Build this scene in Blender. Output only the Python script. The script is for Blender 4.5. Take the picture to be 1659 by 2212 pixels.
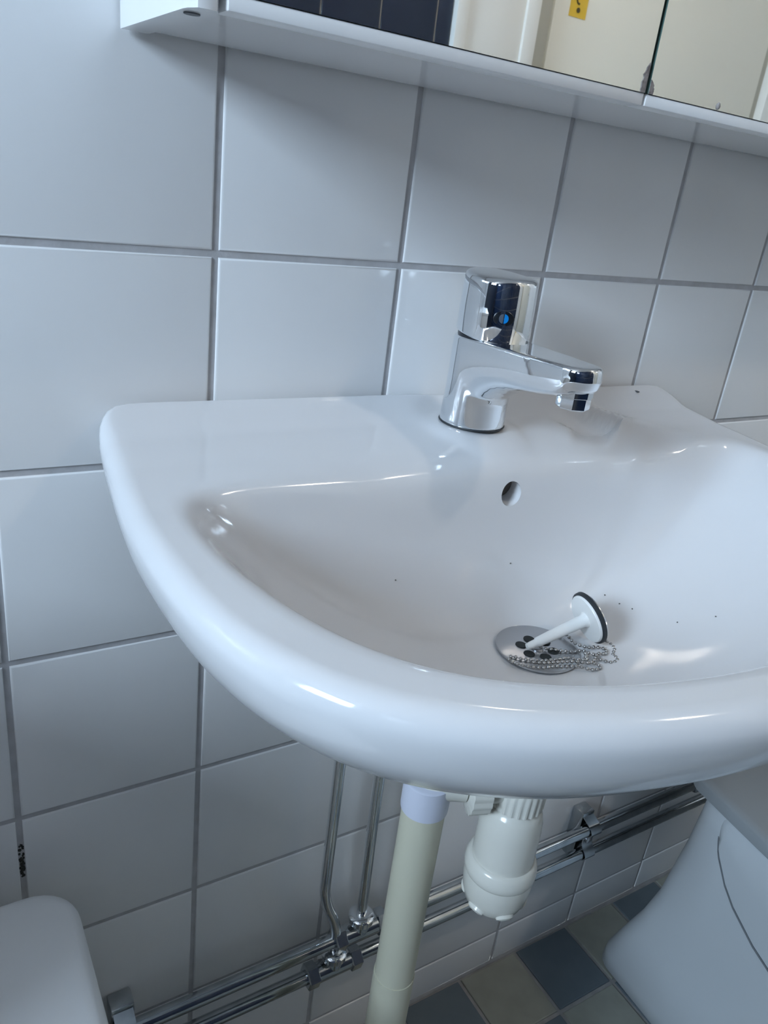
import bpy, bmesh, math, random
import numpy as np
from mathutils import Vector, Matrix

random.seed(7)
for o in list(bpy.data.objects):
    bpy.data.objects.remove(o, do_unlink=True)
scene = bpy.context.scene
COL = scene.collection
PI = math.pi

# ------------------------------------------------------------------ camera
cam_d = bpy.data.cameras.new('camera')
cam = bpy.data.objects.new('camera', cam_d)
COL.objects.link(cam)
R = ((0.85423272, -0.50626188, 0.11825978),
     (-0.1065863, -0.39317948, -0.91326297),
     (0.50884755, 0.76753424, -0.38982736))          # rows: right, down, forward
C0 = (-0.04369384, -0.5401923, 1.02755096)
m = Matrix(((R[0][0], -R[1][0], -R[2][0], C0[0]),
            (R[0][1], -R[1][1], -R[2][1], C0[1]),
            (R[0][2], -R[1][2], -R[2][2], C0[2]),
            (0, 0, 0, 1)))
cam.matrix_world = m
cam_d.sensor_fit = 'VERTICAL'
cam_d.sensor_height = 36.0
cam_d.lens = 1692.54 * 36.0 / 2212.0
cam_d.clip_start = 0.01
scene.camera = cam

# ------------------------------------------------------------------ world, window light, exposure
world = bpy.data.worlds.new('overcast_sky')
scene.world = world
world.use_nodes = True
bg = world.node_tree.nodes['Background']
bg.inputs['Color'].default_value = (0.66, 0.83, 1.0, 1)
bg.inputs['Strength'].default_value = 19.5
_w = world.node_tree
_tc = _w.nodes.new('ShaderNodeTexCoord')
_sx = _w.nodes.new('ShaderNodeSeparateXYZ')
_mr = _w.nodes.new('ShaderNodeMapRange')
_mr.inputs[1].default_value = -0.05
_mr.inputs[2].default_value = 0.05
_mxw = _w.nodes.new('ShaderNodeMix')
_mxw.data_type = 'RGBA'
_mxw.inputs[6].default_value = (0.24, 0.26, 0.27, 1)
_mxw.inputs[7].default_value = (0.62, 0.80, 1.0, 1)
_w.links.new(_tc.outputs['Generated'], _sx.inputs[0])
_w.links.new(_sx.outputs[2], _mr.inputs[0])
_w.links.new(_mr.outputs[0], _mxw.inputs[0])
_w.links.new(_mxw.outputs[2], bg.inputs['Color'])

WX = -1.95                                            # left wall with the window
WY0, WY1, WZ0, WZ1 = -1.30, -0.42, 1.46, 2.34
pd = bpy.data.lights.new('window_portal', 'AREA')
pd.shape = 'RECTANGLE'
pd.size = WZ1 - WZ0
pd.size_y = WY1 - WY0
pd.cycles.is_portal = True
po = bpy.data.objects.new('window_portal', pd)
COL.objects.link(po)
po.location = (WX - 0.30, (WY0 + WY1) / 2, (WZ0 + WZ1) / 2)
po.rotation_euler = (0, -PI / 2, 0)                   # faces +x, into the room

vs = scene.view_settings
vs.view_transform = 'Standard'
vs.look = 'None'
vs.gamma = 1.0
vs.use_curve_mapping = False
vs.exposure = 1.36


# ------------------------------------------------------------------ materials
def mat(name, col, rough=0.4, metal=0.0, spec=0.5, coat=0.0, noise=None, bump=None, alpha=None, trans=0.0):
    M = bpy.data.materials.new(name)
    M.use_nodes = True
    nt = M.node_tree
    b = nt.nodes['Principled BSDF']
    b.inputs['Base Color'].default_value = (*col, 1)
    b.inputs['Roughness'].default_value = rough
    b.inputs['Metallic'].default_value = metal
    b.inputs['Specular IOR Level'].default_value = spec
    b.inputs['Coat Weight'].default_value = coat
    b.inputs['Coat Roughness'].default_value = 0.03
    b.inputs['Transmission Weight'].default_value = trans
    tc = nt.nodes.new('ShaderNodeTexCoord')
    if noise:
        sc, c2, lo, hi = noise
        n = nt.nodes.new('ShaderNodeTexNoise')
        n.inputs['Scale'].default_value = sc
        n.inputs['Detail'].default_value = 4
        r = nt.nodes.new('ShaderNodeMapRange')
        r.inputs[1].default_value = lo
        r.inputs[2].default_value = hi
        mx = nt.nodes.new('ShaderNodeMix')
        mx.data_type = 'RGBA'
        mx.inputs[6].default_value = (*col, 1)
        mx.inputs[7].default_value = (*c2, 1)
        nt.links.new(tc.outputs['Object'], n.inputs['Vector'])
        nt.links.new(n.outputs['Fac'], r.inputs[0])
        nt.links.new(r.outputs[0], mx.inputs[0])
        nt.links.new(mx.outputs[2], b.inputs['Base Color'])
    if bump:
        sc, st, dist = bump
        n2 = nt.nodes.new('ShaderNodeTexNoise')
        n2.inputs['Scale'].default_value = sc
        n2.inputs['Detail'].default_value = 3
        bp = nt.nodes.new('ShaderNodeBump')
        bp.inputs['Strength'].default_value = st
        bp.inputs['Distance'].default_value = dist
        nt.links.new(tc.outputs['Object'], n2.inputs['Vector'])
        nt.links.new(n2.outputs['Fac'], bp.inputs['Height'])
        nt.links.new(bp.outputs['Normal'], b.inputs['Normal'])
    return M


M_TILE = mat('white_glazed_tile', (0.89, 0.885, 0.88), 0.16, bump=(14, 0.05, 0.002))
M_GROUT = mat('grey_grout', (0.56, 0.55, 0.56), 0.9, noise=(60, (0.47, 0.46, 0.46), 0.35, 0.7), bump=(400, 0.3, 0.001))
M_NAVY = mat('navy_glazed_tile', (0.012, 0.022, 0.05), 0.12)
M_NGROUT = mat('beige_grout', (0.45, 0.42, 0.38), 0.9, noise=(50, (0.38, 0.35, 0.32), 0.4, 0.7))
M_FDARK = mat('slate_floor_tile', (0.12, 0.150, 0.172), 0.45, noise=(30, (0.135, 0.165, 0.185), 0.4, 0.7), bump=(200, 0.1, 0.001))
M_FOLIVE = mat('olive_floor_tile', (0.31, 0.315, 0.27), 0.45, noise=(30, (0.27, 0.275, 0.235), 0.4, 0.7), bump=(200, 0.1, 0.001))
M_FGROUT = mat('floor_grout', (0.34, 0.33, 0.32), 0.9, noise=(60, (0.27, 0.27, 0.26), 0.4, 0.7))
M_CERAMIC = mat('white_porcelain', (0.74, 0.74, 0.75), 0.10)
M_CHROME = mat('polished_chrome', (0.82, 0.84, 0.86), 0.04, metal=1.0)
M_PIPE = mat('chromed_pipe', (0.55, 0.58, 0.60), 0.13, metal=1.0, noise=(40, (0.42, 0.45, 0.47), 0.4, 0.7))
M_STEEL = mat('brushed_steel', (0.50, 0.51, 0.53), 0.32, metal=1.0)
M_BEAD = mat('chain_metal', (0.46, 0.45, 0.44), 0.22, metal=1.0)
M_RUBBER = mat('black_rubber', (0.02, 0.025, 0.03), 0.5)
M_BLACK = mat('black_plastic', (0.008, 0.01, 0.014), 0.3)
M_HOLE = mat('dark_opening', (0.015, 0.02, 0.022), 0.7)
M_BLUE = mat('blue_enamel', (0.0, 0.22, 0.62), 0.35)
M_GREYDOT = mat('grey_enamel', (0.10, 0.12, 0.15), 0.35)
M_PLASTIC = mat('white_plastic', (0.72, 0.70, 0.63), 0.18)
M_PLUGW = mat('plug_white_plastic', (0.84, 0.84, 0.82), 0.3)
M_CREAM = mat('cream_pvc', (0.62, 0.60, 0.47), 0.35)
M_SLEEVE = mat('pale_sleeve', (0.66, 0.68, 0.78), 0.45)
M_LAMIN = mat('white_laminate', (0.86, 0.86, 0.86), 0.06)
M_FOIL = mat('white_foil_edge', (0.90, 0.90, 0.90), 0.3, noise=(25, (0.85, 0.85, 0.85), 0.5, 0.75))
M_MIRROR = mat('silvered_mirror', (0.88, 0.90, 0.89), 0.015, metal=1.0)
M_GLASSEDGE = mat('green_glass_edge', (0.10, 0.17, 0.15), 0.2)
M_STAIN = mat('corroded_silvering', (0.20, 0.17, 0.16), 0.8, noise=(300, (0.34, 0.30, 0.28), 0.4, 0.65))
M_DOOR = mat('cream_door_paint', (0.90, 0.865, 0.76), 0.4)
M_FRAME = mat('white_door_frame', (0.88, 0.87, 0.83), 0.4)
M_JAMB = mat('shaded_jamb', (0.50, 0.48, 0.41), 0.5)  # shadow of the door recess is put into the jamb colour
M_YELLOW = mat('yellow_paper', (0.85, 0.55, 0.05), 0.6)
M_INK = mat('dark_ink', (0.06, 0.05, 0.02), 0.6)
M_WALLP = mat('white_side_wall', (0.78, 0.78, 0.78), 0.2)
M_NAVYW = mat('navy_wall', (0.03, 0.045, 0.08), 0.3, noise=(3, (0.035, 0.05, 0.085), 0.4, 0.6))
M_CEIL = mat('white_ceiling', (0.8, 0.8, 0.8), 0.8)
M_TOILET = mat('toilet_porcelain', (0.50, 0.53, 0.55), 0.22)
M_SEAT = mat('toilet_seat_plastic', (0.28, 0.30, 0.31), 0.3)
M_DETAIL_SHADE = mat('dark_detail_and_shade', (0.12, 0.13, 0.14), 0.6)  # dark small details, also the painted shade under the toilet apron
M_BOX = mat('matt_white_plastic', (0.88, 0.88, 0.88), 0.4)
M_WINF = mat('window_frame_paint', (0.8, 0.8, 0.8), 0.4)
M_MOULD = mat('black_mould', (0.03, 0.03, 0.025), 0.9)

M_PANE = bpy.data.materials.new('window_glass')
M_PANE.use_nodes = True
_nt = M_PANE.node_tree
_nt.nodes.clear()
_o = _nt.nodes.new('ShaderNodeOutputMaterial')
_t = _nt.nodes.new('ShaderNodeBsdfTransparent')
_g = _nt.nodes.new('ShaderNodeBsdfGlossy')
_g.inputs['Roughness'].default_value = 0.02
_mx = _nt.nodes.new('ShaderNodeMixShader')
_mx.inputs[0].default_value = 0.06
_nt.links.new(_t.outputs[0], _mx.inputs[1])
_nt.links.new(_g.outputs[0], _mx.inputs[2])
_nt.links.new(_mx.outputs[0], _o.inputs[0])


# ------------------------------------------------------------------ helpers
def link(name, me, M, parent=None, smooth=None):
    if M is not None and len(me.materials) == 0:
        me.materials.append(M)
    o = bpy.data.objects.new(name, me)
    COL.objects.link(o)
    if parent is not None:
        o.parent = parent
        o.matrix_parent_inverse = parent.matrix_world.inverted() if parent.type != 'EMPTY' else Matrix.Translation(-parent.location)
    if smooth is not None:
        for f in me.polygons:
            f.use_smooth = True
        if smooth < 179:
            try:
                me.set_sharp_from_angle(angle=math.radians(smooth))
            except Exception:
                pass
    return o


def fin(name, bm, M, parent=None, smooth=None):
    bmesh.ops.recalc_face_normals(bm, faces=bm.faces)
    me = bpy.data.meshes.new(name)
    bm.to_mesh(me)
    bm.free()
    return link(name, me, M, parent, smooth)


def empty(name, loc):
    o = bpy.data.objects.new(name, None)
    COL.objects.link(o)
    o.location = loc
    o.empty_display_size = 0.02
    return o


def tag(o, label, cat, group=None):
    o['label'] = label
    o['category'] = cat
    if group:
        o['group'] = group
    return o


def struct(o, label=None):
    o['kind'] = 'structure'
    if label:
        o['label'] = label
    return o


def box(bm, x0, x1, y0, y1, z0, z1, bevel=0.0, seg=2):
    r = bmesh.ops.create_cube(bm, size=1.0)
    for v in r['verts']:
        v.co = Vector(((x0 + x1) / 2 + v.co.x * (x1 - x0), (y0 + y1) / 2 + v.co.y * (y1 - y0), (z0 + z1) / 2 + v.co.z * (z1 - z0)))
    if bevel > 0:
        es = list({e for v in r['verts'] for e in v.link_edges})
        bmesh.ops.bevel(bm, geom=es, offset=bevel, segments=seg, profile=0.5, affect='EDGES')
    return bm


def rings(bm, rs, cap0=True, cap1=True, closed=True):
    """skin a list of rings (lists of points, same count)"""
    vr = [[bm.verts.new(p) for p in r] for r in rs]
    n = len(rs[0])
    for a, b in zip(vr, vr[1:]):
        for i in range(n if closed else n - 1):
            j = (i + 1) % n
            bm.faces.new((a[i], a[j], b[j], b[i]))
    if cap0:
        bm.faces.new(list(reversed(vr[0])))
    if cap1:
        bm.faces.new(vr[-1])
    return vr


def frame_of(axis):
    a = Vector(axis).normalized()
    u = a.orthogonal().normalized()
    return a, u, a.cross(u)


def lathe(bm, prof, origin=(0, 0, 0), axis=(0, 0, 1), n=40, cap=True):
    """prof: list of (r, h) along axis"""
    a, u, w = frame_of(axis)
    o = Vector(origin)
    rs = []
    for r, h in prof:
        rs.append([o + a * h + (u * math.cos(2 * PI * i / n) + w * math.sin(2 * PI * i / n)) * max(r, 1e-5) for i in range(n)])
    rings(bm, rs, cap, cap)
    return bm


def tube(bm, pts, r, n=20):
    pts = [Vector(p) for p in pts]
    rs = []
    t0 = (pts[1] - pts[0]).normalized()
    u = t0.orthogonal().normalized()
    for i, p in enumerate(pts):
        a = pts[max(i - 1, 0)]
        b = pts[min(i + 1, len(pts) - 1)]
        t = (b - a).normalized()
        u = (u - t * u.dot(t)).normalized()
        w = t.cross(u)
        rr = r[i] if isinstance(r, (list, tuple)) else r
        rs.append([p + (u * math.cos(2 * PI * k / n) + w * math.sin(2 * PI * k / n)) * rr for k in range(n)])
    rings(bm, rs)
    return bm


def catmull(P, closed=False, per=8):
    P = [Vector(p) for p in P]
    n = len(P)
    out = []
    rng = range(n) if closed else range(n - 1)
    for i in rng:
        p0 = P[(i - 1) % n] if (closed or i > 0) else P[i] * 2 - P[i + 1]
        p1 = P[i]
        p2 = P[(i + 1) % n]
        p3 = P[(i + 2) % n] if (closed or i + 2 < n) else p2 * 2 - p1
        for k in range(per):
            t = k / per
            out.append(0.5 * ((2 * p1) + (p2 - p0) * t + (2 * p0 - 5 * p1 + 4 * p2 - p3) * t * t + (3 * p1 - p0 - 3 * p2 + p3) * t ** 3))
    if not closed:
        out.append(P[-1].copy())
    return out


def rrect(cx, cy, hx, hy, r, n=8):
    pts = []
    for sx, sy, a0 in ((1, 1, 0), (-1, 1, PI / 2), (-1, -1, PI), (1, -1, 1.5 * PI)):
        for k in range(n + 1):
            a = a0 + PI / 2 * k / n
            pts.append((cx + sx * (hx - r) + r * math.cos(a), cy + sy * (hy - r) + r * math.sin(a)))
    return pts


# ------------------------------------------------------------------ room shell
RX0, RX1, RY1, RZ1 = WX, 2.62, -1.57, 2.40
P = 0.15
Z0 = 0.066
G = 0.0046


def slab(name, x0, x1, y0, y1, z0, z1, M, label):
    bm = bmesh.new()
    box(bm, x0, x1, y0, y1, z0, z1)
    return struct(fin(name, bm, M), label)


def tile_mesh(name, w, h, M, t=0.006, bev=0.0018):
    """a tile lying in the xz plane, front face at y=0"""
    bm = bmesh.new()
    box(bm, -w / 2, w / 2, 0.0, t, -h / 2, h / 2)
    es = [e for e in bm.edges if all(v.co.y < 1e-6 for v in e.verts)]
    bmesh.ops.bevel(bm, geom=es, offset=bev, segments=3, profile=0.5, affect='EDGES')
    bmesh.ops.recalc_face_normals(bm, faces=bm.faces)
    me = bpy.data.meshes.new(name)
    bm.to_mesh(me)
    bm.free()
    me.materials.append(M)
    for f in me.polygons:
        f.use_smooth = True
    me.set_sharp_from_angle(angle=math.radians(50))
    return me


wall_back = slab('wall_back', RX0, RX1, 0.0016, 0.12, -0.02, RZ1, M_GROUT, 'white tiled wall behind the washbasin')
T_full = tile_mesh('wall_tile', P - G, P - G, M_TILE)
T_low = tile_mesh('wall_tile_low', P - G, Z0 - G / 2 - 0.006, M_TILE)
T_top = tile_mesh('wall_tile_top', P - G, RZ1 - 2.316 - G, M_TILE)


def put(me, name, parent, loc, rot=(0, 0, 0)):
    o = bpy.data.objects.new(name, me)
    COL.objects.link(o)
    o.parent = parent
    o.location = loc
    o.rotation_euler = rot
    return o


rest = bmesh.new()
c0 = math.ceil(RX0 / P)
for c in range(c0, 17):
    x = (c + 0.5) * P
    for r in range(-1, 16):
        if r == -1:
            me, z = T_low, 0.006 + (Z0 - G / 2 - 0.006) / 2
        elif r == 15:
            me, z = T_top, (2.316 + RZ1) / 2
        else:
            me, z = T_full, Z0 + (r + 0.5) * P
        if -6 <= c < 10:
            put(me, 'wall_tile', wall_back, (x, 0, z), (random.uniform(-1, 1) * 0.0012, 0, random.uniform(-1, 1) * 0.0012))
        else:
            h = me.dimensions.z if hasattr(me, 'dimensions') else P - G
            hh = {id(T_low): Z0 - G / 2 - 0.006, id(T_top): RZ1 - 2.316 - G}.get(id(me), P - G)
            box(rest, x - (P - G) / 2, x + (P - G) / 2, 0, 0.006, z - hh / 2, z + hh / 2)
o = fin('far_wall_tiles', rest, M_TILE, wall_back)
o['kind'] = 'stuff'
# mould in the joint left of the basin
bm = bmesh.new()
for k in range(60):
    z = 0.452 + random.random() * 0.036
    x = 0.0 + random.uniform(-0.0017, 0.0017)
    s = random.uniform(0.0005, 0.0013)
    bmesh.ops.create_icosphere(bm, subdivisions=1, radius=s, matrix=Matrix.Translation((x, 0.0014, z)) @ Matrix.Diagonal((1, 0.4, 1.4, 1)))
fin('mould_stain', bm, M_MOULD, wall_back)

# floor
floor = slab('floor', RX0, RX1, RY1 - 0.1, 0.0, -0.1, -0.0022, M_FGROUT, 'floor of checkered slate and olive tiles')
FP = 0.1022


def ftile(name, M):
    bm = bmesh.new()
    w = FP - 0.0055
    box(bm, -w / 2, w / 2, -w / 2, w / 2, -0.006, 0.0)
    es = [e for e in bm.edges if all(v.co.z > -1e-6 for v in e.verts)]
    bmesh.ops.bevel(bm, geom=es, offset=0.0012, segments=2, profile=0.5, affect='EDGES')
    me = bpy.data.meshes.new(name)
    bm.to_mesh(me)
    bm.free()
    me.materials.append(M)
    return me


FT = [ftile('floor_tile_slate', M_FDARK), ftile('floor_tile_olive', M_FOLIVE)]
rest = [bmesh.new(), bmesh.new()]
for i in range(-24, 22):
    for j in range(15):
        x = 0.440 + (i + 0.5) * FP
        y = -0.001 - (j + 0.5) * FP + 0.001
        if x < RX0 + 0.05 or x > RX1 - 0.05:
            continue
        k = (i + j) % 2
        if -5 <= i <= 10:
            put(FT[k], 'floor_tile', floor, (x, y, 0))
        else:
            w = (FP - 0.0055) / 2
            box(rest[k], x - w, x + w, y - w, y + w, -0.006, 0)
for k in range(2):
    o = fin(('far_slate_tiles', 'far_olive_tiles')[k], rest[k], (M_FDARK, M_FOLIVE)[k], floor)
    o['kind'] = 'stuff'

struct(slab('ceiling', RX0 - 0.16, RX1, RY1 - 0.1, 0.12, RZ1, RZ1 + 0.1, M_CEIL, 'plain white ceiling'))
struct(slab('wall_right', RX1, RX1 + 0.1, RY1 - 0.1, 0.12, -0.1, RZ1, M_WALLP, 'white wall at the far right end'))
# left wall with the window opening
bm = bmesh.new()
ya, yb = RY1 - 0.1, 0.12
box(bm, WX - 0.30, WX, ya, WY0, -0.1, RZ1)
box(bm, WX - 0.30, WX, WY1, yb, -0.1, RZ1)
box(bm, WX - 0.30, WX, WY0, WY1, -0.1, WZ0)
box(bm, WX - 0.30, WX, WY0, WY1, WZ1, RZ1)
struct(fin('wall_left', bm, M_NAVYW), 'navy wall with the window')
win = empty('window_1', (WX - 0.1, (WY0 + WY1) / 2, WZ0))
struct(win, 'window in the left wall')
bm = bmesh.new()
fw = 0.045
box(bm, WX - 0.13, WX - 0.07, WY0, WY0 + fw, WZ0, WZ1)
box(bm, WX - 0.13, WX - 0.07, WY1 - fw, WY1, WZ0, WZ1)
box(bm, WX - 0.13, WX - 0.07, WY0 + fw, WY1 - fw, WZ0, WZ0 + fw)
box(bm, WX - 0.13, WX - 0.07, WY0 + fw, WY1 - fw, WZ1 - fw, WZ1)
fin('window_frame', bm, M_WINF, win)
bm = bmesh.new()
box(bm, WX - 0.102, WX - 0.098, WY0 + fw, WY1 - fw, WZ0 + fw, WZ1 - fw)
fin('pane', bm, M_PANE, win)

# wall behind the photographer: navy tiles and a door, seen in the mirror
NX1 = 1.189
wall_front = slab('wall_front', RX0, 1.443, RY1 - 0.1, RY1, -0.02, RZ1, M_NGROUT, 'navy tiled wall opposite, seen in the mirror')
NP = 0.153
NT = tile_mesh('navy_tile', NP - 0.004, NP - 0.004, M_NAVY)
NT2 = tile_mesh('navy_tile_cut', NX1 - 1.144 - 0.004, NP - 0.004, M_NAVY)
rest = bmesh.new()
for c in range(-19, 3):
    for r in range(0, 15):
        z = 0.093 + (r + 0.5) * NP
        if c == 2:
            put(NT2, 'navy_tile', wall_front, ((1.144 + NX1) / 2, RY1 + 0.003, z), (0, 0, PI))
            continue
        x = 0.838 + (c + 0.5) * NP
        if x < RX0 + 0.05:
            continue
        if c >= -6:
            put(NT, 'navy_tile', wall_front, (x, RY1 + 0.003, z), (0, 0, PI))
        else:
            w = (NP - 0.004) / 2
            box(rest, x - w, x + w, RY1, RY1 + 0.003, z - w, z + w)
o = fin('far_navy_tiles', rest, M_NAVY, wall_front)
o['kind'] = 'stuff'

door = empty('door_1', (1.8, RY1, 0))
struct(door, 'cream painted door seen in the mirror')
bm = bmesh.new()
box(bm, 1.509, 2.395, RY1 - 0.05, RY1 - 0.01, 0.01, 2.08, 0.002)
fin('door_leaf', bm, M_DOOR, door, 40)
bm = bmesh.new()
box(bm, 1.443, 1.506, RY1 - 0.07, RY1 - 0.015, 0.0, 2.14)
box(bm, 2.398, 2.46, RY1 - 0.07, RY1 - 0.015, 0.0, 2.14)
fin('door_jamb', bm, M_JAMB, door)
bm = bmesh.new()
box(bm, NX1, 1.224, RY1 - 0.04, RY1 + 0.020, 0.0, 2.2, 0.003)
box(bm, 1.224, 1.40, RY1 - 0.04, RY1 + 0.012, 0.0, 2.2, 0.002)
box(bm, 1.40, 1.443, RY1 - 0.04, RY1 + 0.020, 0.0, 2.2, 0.003)
box(bm, 2.42, RX1, RY1 - 0.04, RY1 + 0.015, 0.0, 2.2, 0.003)
fin('architrave', bm, M_FRAME, door, 40)
bm = bmesh.new()
box(bm, 1.443, 2.46, RY1 - 0.07, RY1 + 0.015, 2.085, RZ1)
fin('lintel', bm, M_FRAME, door)
bm = bmesh.new()
lathe(bm, [(0.024, 0), (0.024, 0.006), (0.010, 0.008), (0.010, 0.045)], (2.33, RY1 - 0.010, 1.02), (0, 1, 0), 24)
tube(bm, [(2.33, RY1 + 0.033, 1.02), (2.28, RY1 + 0.033, 1.02), (2.22, RY1 + 0.033, 1.02)], 0.009, 14)
fin('door_handle', bm, M_STEEL, door, 40)

st = empty('sticker', (1.59, RY1 - 0.009, 1.475))
tag(st, 'small yellow sticker with dark marks on the cream door, seen in mirror', 'sticker')
bm = bmesh.new()
box(bm, 1.560, 1.620, RY1 - 0.010, RY1 - 0.0088, 1.475, 1.60)
fin('paper', bm, M_YELLOW, st)
bm = bmesh.new()
for (cx, cz, a0, a1, rr) in ((1.592, 1.536, -2.4, 1.9, 0.012), (1.590, 1.516, 0.6, 4.8, 0.010), (1.590, 1.556, -1.0, 3.2, 0.011)):
    tube(bm, [(cx + rr * math.cos(a0 + (a1 - a0) * k / 10), RY1 - 0.0086, cz + rr * math.sin(a0 + (a1 - a0) * k / 10)) for k in range(11)], 0.0025, 6)
lathe(bm, [(0.006, 0), (0.006, 0.0015)], (1.590, RY1 - 0.0090, 1.492), (0, 1, 0), 12)
fin('ink_mark', bm, M_INK, st)

# ceiling lamp over the middle of the room
M_GLOW = bpy.data.materials.new('lit_opal_glass')
M_GLOW.use_nodes = True
_b = M_GLOW.node_tree.nodes['Principled BSDF']
_b.inputs['Base Color'].default_value = (0.9, 0.9, 0.88, 1)
_b.inputs['Emission Color'].default_value = (1.0, 0.90, 0.78, 1)
_b.inputs['Emission Strength'].default_value = 52.0
lamp = empty('ceiling_lamp', (1.30, -0.95, RZ1))
tag(lamp, 'round opal glass lamp on the ceiling', 'lamp')
bm = bmesh.new()
lathe(bm, [(0.065, 0.0), (0.065, -0.02), (0.06, -0.022)], (1.30, -0.95, RZ1), (0, 0, 1), 40)
fin('lamp_base', bm, M_CEIL, lamp, 40)
bm = bmesh.new()
lathe(bm, [(0.060, -0.022)] + [(0.060 * math.cos(a * PI / 16), -0.022 - 0.050 * math.sin(a * PI / 16)) for a in range(1, 9)], (1.30, -0.95, RZ1), (0, 0, 1), 40)
fin('lamp_shade', bm, M_GLOW, lamp, 60)

# ------------------------------------------------------------------ washbasin
XC = 0.354
ZR_Y = [0.0, 0.02, 0.04, 0.08, 0.135, 0.30, 0.42]
ZR_Z = [0.866, 0.858, 0.851, 0.8455, 0.841, 0.838, 0.838]


def deck_z(x, y):
    z = float(np.interp(-y, ZR_Y, ZR_Z))
    # soap dish to the right of the tap
    ex, ey = x - 0.502, y + 0.088
    ux, uy = ex * 0.607 - ey * 0.795, ex * 0.795 + ey * 0.607
    q = (abs(ux) / 0.054) ** 4 + (abs(uy) / 0.022) ** 6
    z -= 0.0115 * math.exp(-q)
    z += 0.0050 * math.exp(-((uy - 0.031) / 0.008) ** 2 - (ux / 0.060) ** 4)
    z -= 0.005 * math.exp(-((x - 0.468) / 0.016) ** 2 - ((y + 0.110) / 0.016) ** 2)
    # swelling under the tap
    d = math.hypot(x - XC, (y + 0.052))
    w = 1 / (1 + math.exp(min(60, (d - 0.041) / 0.0035)))
    z = z * (1 - w) + 0.8518 * w
    return z


def mirror_half(left):
    """left: list of (x,y) from back centre to front centre -> closed polyline"""
    L = [(x, y) for x, y in left]
    Rr = [(2 * XC - x, y) for x, y in reversed(left)]
    return L + Rr


def dense(pts):
    c = catmull([(x, y, 0) for x, y in pts], False, 60)
    return [(p.x, p.y) for p in c]


outer_l = [(XC, -0.0025), (0.24, -0.0025), (0.14, -0.0025), (0.092, -0.0028), (0.076, -0.006), (0.0675, -0.016), (0.064, -0.03), (0.0600, -0.07), (0.0562, -0.11),
           (0.0545, -0.15), (0.0550, -0.19), (0.0580, -0.23), (0.0655, -0.266), (0.0785, -0.298), (0.100, -0.329), (0.130, -0.355),
           (0.170, -0.3765), (0.220, -0.393), (0.28, -0.4045), (XC, -0.4085)]
inner_l = [(XC, -0.114), (0.25, -0.114), (0.17, -0.115), (0.125, -0.117), (0.103, -0.123), (0.092, -0.138), (0.0885, -0.16), (0.090, -0.19), (0.0955, -0.22),
           (0.107, -0.258), (0.124, -0.292), (0.150, -0.322), (0.188, -0.346), (0.235, -0.362), (0.29, -0.371), (XC, -0.374)]
mid_l = [(XC, -0.119), (0.28, -0.121), (0.215, -0.134), (0.178, -0.165), (0.166, -0.205), (0.178, -0.250), (0.212, -0.290), (0.265, -0.315), (XC, -0.325)]
und_l = [(XC, -0.05), (0.27, -0.055), (0.20, -0.08), (0.165, -0.13), (0.168, -0.19), (0.20, -0.245), (0.26, -0.28), (XC, -0.29)]
CX, CY = XC, -0.185


def radial(left, N):
    poly = dense(left)
    pl = poly + [(2 * XC - x, y) for x, y in reversed(poly)]
    ang = np.array([math.atan2(x - CX, -(y - CY)) for x, y in pl])   # 0 = toward the front, negative = left
    rad = np.array([math.hypot(x - CX, y - CY) for x, y in pl])
    idx = np.argsort(ang)
    ang, rad = ang[idx], rad[idx]
    ang = np.concatenate([ang - 2 * PI, ang, ang + 2 * PI])
    rad = np.concatenate([rad, rad, rad])
    return lambda t: float(np.interp(t, ang, rad))


N = 360
ro, ri, rm, ru = (radial(l, N) for l in (outer_l, inner_l, mid_l, und_l))
# denser sampling towards the back corners
TH = [-PI + 2 * PI * i / N for i in range(N)]


def P2(r, t):
    return CX + r * math.sin(t), CY - r * math.cos(t)


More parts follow.
